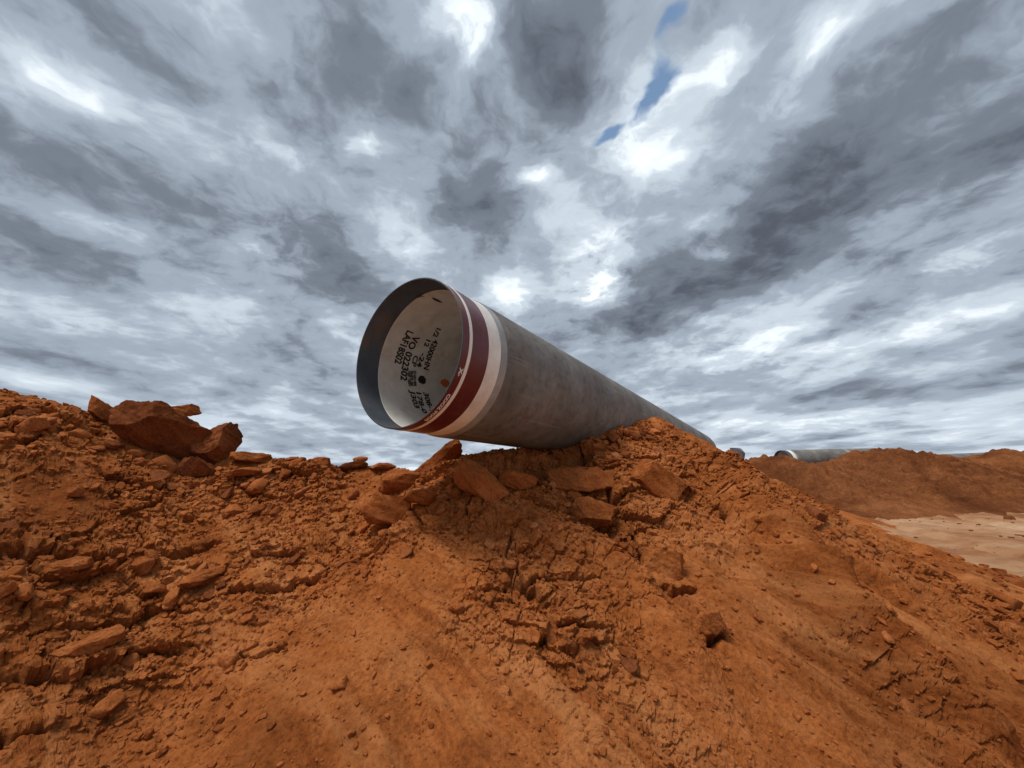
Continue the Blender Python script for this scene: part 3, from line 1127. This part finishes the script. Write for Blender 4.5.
hero('earth_slab', 'thin flat stone just under the shadow of the pipe', 'slab', 562, 463, 34, 10, 0.9, 0, 157, CLOD, 5, -0.05)
hero('earth_slab', 'long flat-topped slab right below where the pipe meets the bank', 'slab', 584, 482, 84, 28, 0.8, -6, 160, CLOD, 5, -0.04)
hero('earth_slab', 'smaller left one of two blocks set just below the long flat-topped slab', 'slab', 556, 508, 38, 28, 0.8, -4, 163, CLOD, 5, -0.02)
hero('earth_slab', 'larger right one of two blocks set just below the long flat-topped slab', 'slab', 592, 510, 60, 32, 0.8, -6, 166, CLOD, 5, -0.03)
hero('earth_slab', 'steep earth plate right of the long flat-topped slab', 'slab', 652, 490, 56, 36, 0.7, -38, 169, CLOD, 5, -0.02)
hero('earth_slab', 'squared earth chunk half way down the bank below the pipe', 'slab', 662, 572, 44, 34, 0.5, -6, 172, SOIL, 5, 0.04)
hero('earth_slab', 'flat pale-topped slab set in the left bank', 'slab', 205, 577, 42, 15, 0.9, 8, 175, CLOD, 5, -0.02)
hero('earth_slab', 'overhanging clod above the dark ledge at far left', 'slab', 70, 568, 40, 16, 0.9, 6, 178, CLOD, 5, -0.03)
hero('earth_slab', 'long thin ledge slab low in the left bank', 'slab', 94, 642, 60, 14, 0.9, 14, 181, CLOD, 5, -0.02)
hero('clod', 'small lone clod on the smooth left slope', 'clod', 77, 496, 14, 11, 0.9, 0, 184, CLOD, 4, -0.02)
hero('clod', 'grey-brown rounded clod at the left edge of the bank', 'clod', 5, 598, 16, 14, 0.9, 20, 187, CLOD, 4, -0.02)
hero('clod', 'large lone clod on the scraped lower right bank', 'clod', 706, 640, 24, 34, 0.7, -28, 190, CLOD, 5, -0.01)
hero('clod', 'round dark clod on the pale flat ground near the right edge', 'clod', 1009, 518, 11, 6, 0.9, 0, 193, FARSOIL, 4, 0, 11)
hero('clod', 'dark clod at the foot of the bank near the right edge', 'clod', 1010, 592, 12, 8, 0.9, 0, 196, FARSOIL, 4, 0, 5.4)

gm = M('grey_blue_rock', 0.6, 0.4)
gm.color(gm.ramp(gm.noise(3, 5), [(0.3, (0.12, 0.13, 0.155)), (0.7, (0.24, 0.25, 0.28))]))
hero('grey_rock', 'small blue-grey rounded lump half buried behind the crest right of the long pipe', 'rock', 738, 454, 17, 14, 1.0, -16, 199, gm.m, 5, 0, 12.2, 0, 0, 10, 0.03, 0.0)


# loose clods: the 300 largest as things, the crumbs as stuff
def scatter_points(n, rmin, rmax, seed, crest=False):
    rg = np.random.default_rng(seed)
    out = []
    while len(out) < n:
        m = n * 4
        az = np.radians(rg.uniform(-58, 54, m))
        r = np.exp(rg.uniform(math.log(rmin), math.log(rmax), m))
        x, y = r * np.sin(az), r * np.cos(az)
        z, s, d = base_h(x, y)
        P, nn, rough = mound_point(x, y)
        ok = (z > 0.02) & (rg.uniform(0, 1, m) < (0.08 + 0.92 * rough ** 1.5) * ((0.2 + 0.8 * np.exp(-d / 0.4)) if crest else 1.0)) & (P[:, 2] > 0)
        # only the side of the ridge that faces the photograph
        tocam = CAM[None] - P
        tocam /= np.linalg.norm(tocam, axis=1)[:, None]
        ok &= (nn * tocam).sum(axis=1) > 0.02
        for i in np.nonzero(ok)[0]:
            out.append((P[i], nn[i], rough[i]))
            if len(out) >= n:
                break
    return out


def rot_to(n, rg):
    q = Vector((0, 0, 1)).rotation_difference(Vector(n))
    return q.to_matrix() @ Matrix.Rotation(rg.uniform(0, 2 * math.pi), 3, 'Z') @ Matrix.Rotation(rg.normal() * 0.35, 3, 'X')


TEMPL = []
for k in range(14):
    rg = np.random.default_rng(500 + k)
    S, F = rock_verts(3, (1.0, rg.uniform(0.6, 0.95), rg.uniform(0.35, 0.7)), 520 + k, 14, 0.36, 0.72, 0.08, 0.04)
    TEMPL.append(new_mesh('clod', S, F))
    TEMPL[-1].materials.append((CLOD, DARKCLOD, CLOD, PALECLOD, CLOD, CLOD, PALECLOD)[k % 7])
rg = np.random.default_rng(77)
for k, (p, n, ro) in enumerate(scatter_points(290, 1.5, 9.0, 901, True)):
    dist = np.linalg.norm(p - CAM)
    size = dist / F_ * (3.0 + 5.5 * rg.uniform() ** 2.0)
    me = TEMPL[k % len(TEMPL)]
    o = bpy.data.objects.new('clod', me)
    COL.objects.link(o)
    R3 = rot_to(n, rg)
    o.matrix_world = Matrix.Translation(Vector(p + n * size * 0.12)) @ R3.to_4x4() @ Matrix.Diagonal((size, size, size, 1))
    tag(o, 'one of many broken red-brown clods strewn loose over the bank', 'clod', 'loose clods strewn over the earth bank')

SM = []
for k in range(20):
    rg = np.random.default_rng(700 + k)
    SM.append(rock_verts(2 if k < 10 else 1, (1.0, rg.uniform(0.6, 0.95), rg.uniform(0.4, 0.75)), 720 + k, 9, 0.4, 0.8, 0.05, 0.0))
VV, FF, off = [], [], 0
rg = np.random.default_rng(78)
for k, (p, n, ro) in enumerate(scatter_points(20000, 1.2, 10.0, 905)):
    big = k % 4 == 0
    S, F = SM[k % 10 if big else 10 + k % 10]
    dist = np.linalg.norm(p - CAM)
    size = dist / F_ * ((1.2 + 2.4 * rg.uniform() ** 2.0) if big else (0.6 + 0.9 * rg.uniform()))
    R3 = np.array(rot_to(n, rg))
    VV.append((S * size) @ R3.T + (p + n * size * 0.2)[None])
    FF.append(F + off)
    off += len(S)
o = link('soil_crumbs', new_mesh('soil_crumbs', np.vstack(VV), np.vstack(FF), False), CLOD)
tag(o, 'scattered small crumbs of red soil covering the bank', 'soil crumbs', None, 'stuff')

# loose gravel on the flat ground at right
rg = np.random.default_rng(91)
VV, FF, off = [], [], 0
for k in range(1500):
    x, y = rg.uniform(4, 18), rg.uniform(4, 17)
    if perlin(np.array([x * 0.6]), np.array([y * 0.6]), 401)[0] < rg.uniform(-0.5, 0.5):
        continue
    S, F = SM[10 + k % 10]
    size = 0.012 + 0.05 * rg.uniform() ** 4
    z = float(ground_z(np.array([x]), np.array([y]))[0])
    VV.append(S * size + np.array([x, y, z + 0.2 * size])[None])
    FF.append(F + off)
    off += len(S)
o = link('gravel', new_mesh('gravel', np.vstack(VV), np.vstack(FF), False), FARSOIL)
tag(o, 'sparse gravel scattered on the pale flat ground', 'gravel', None, 'stuff')
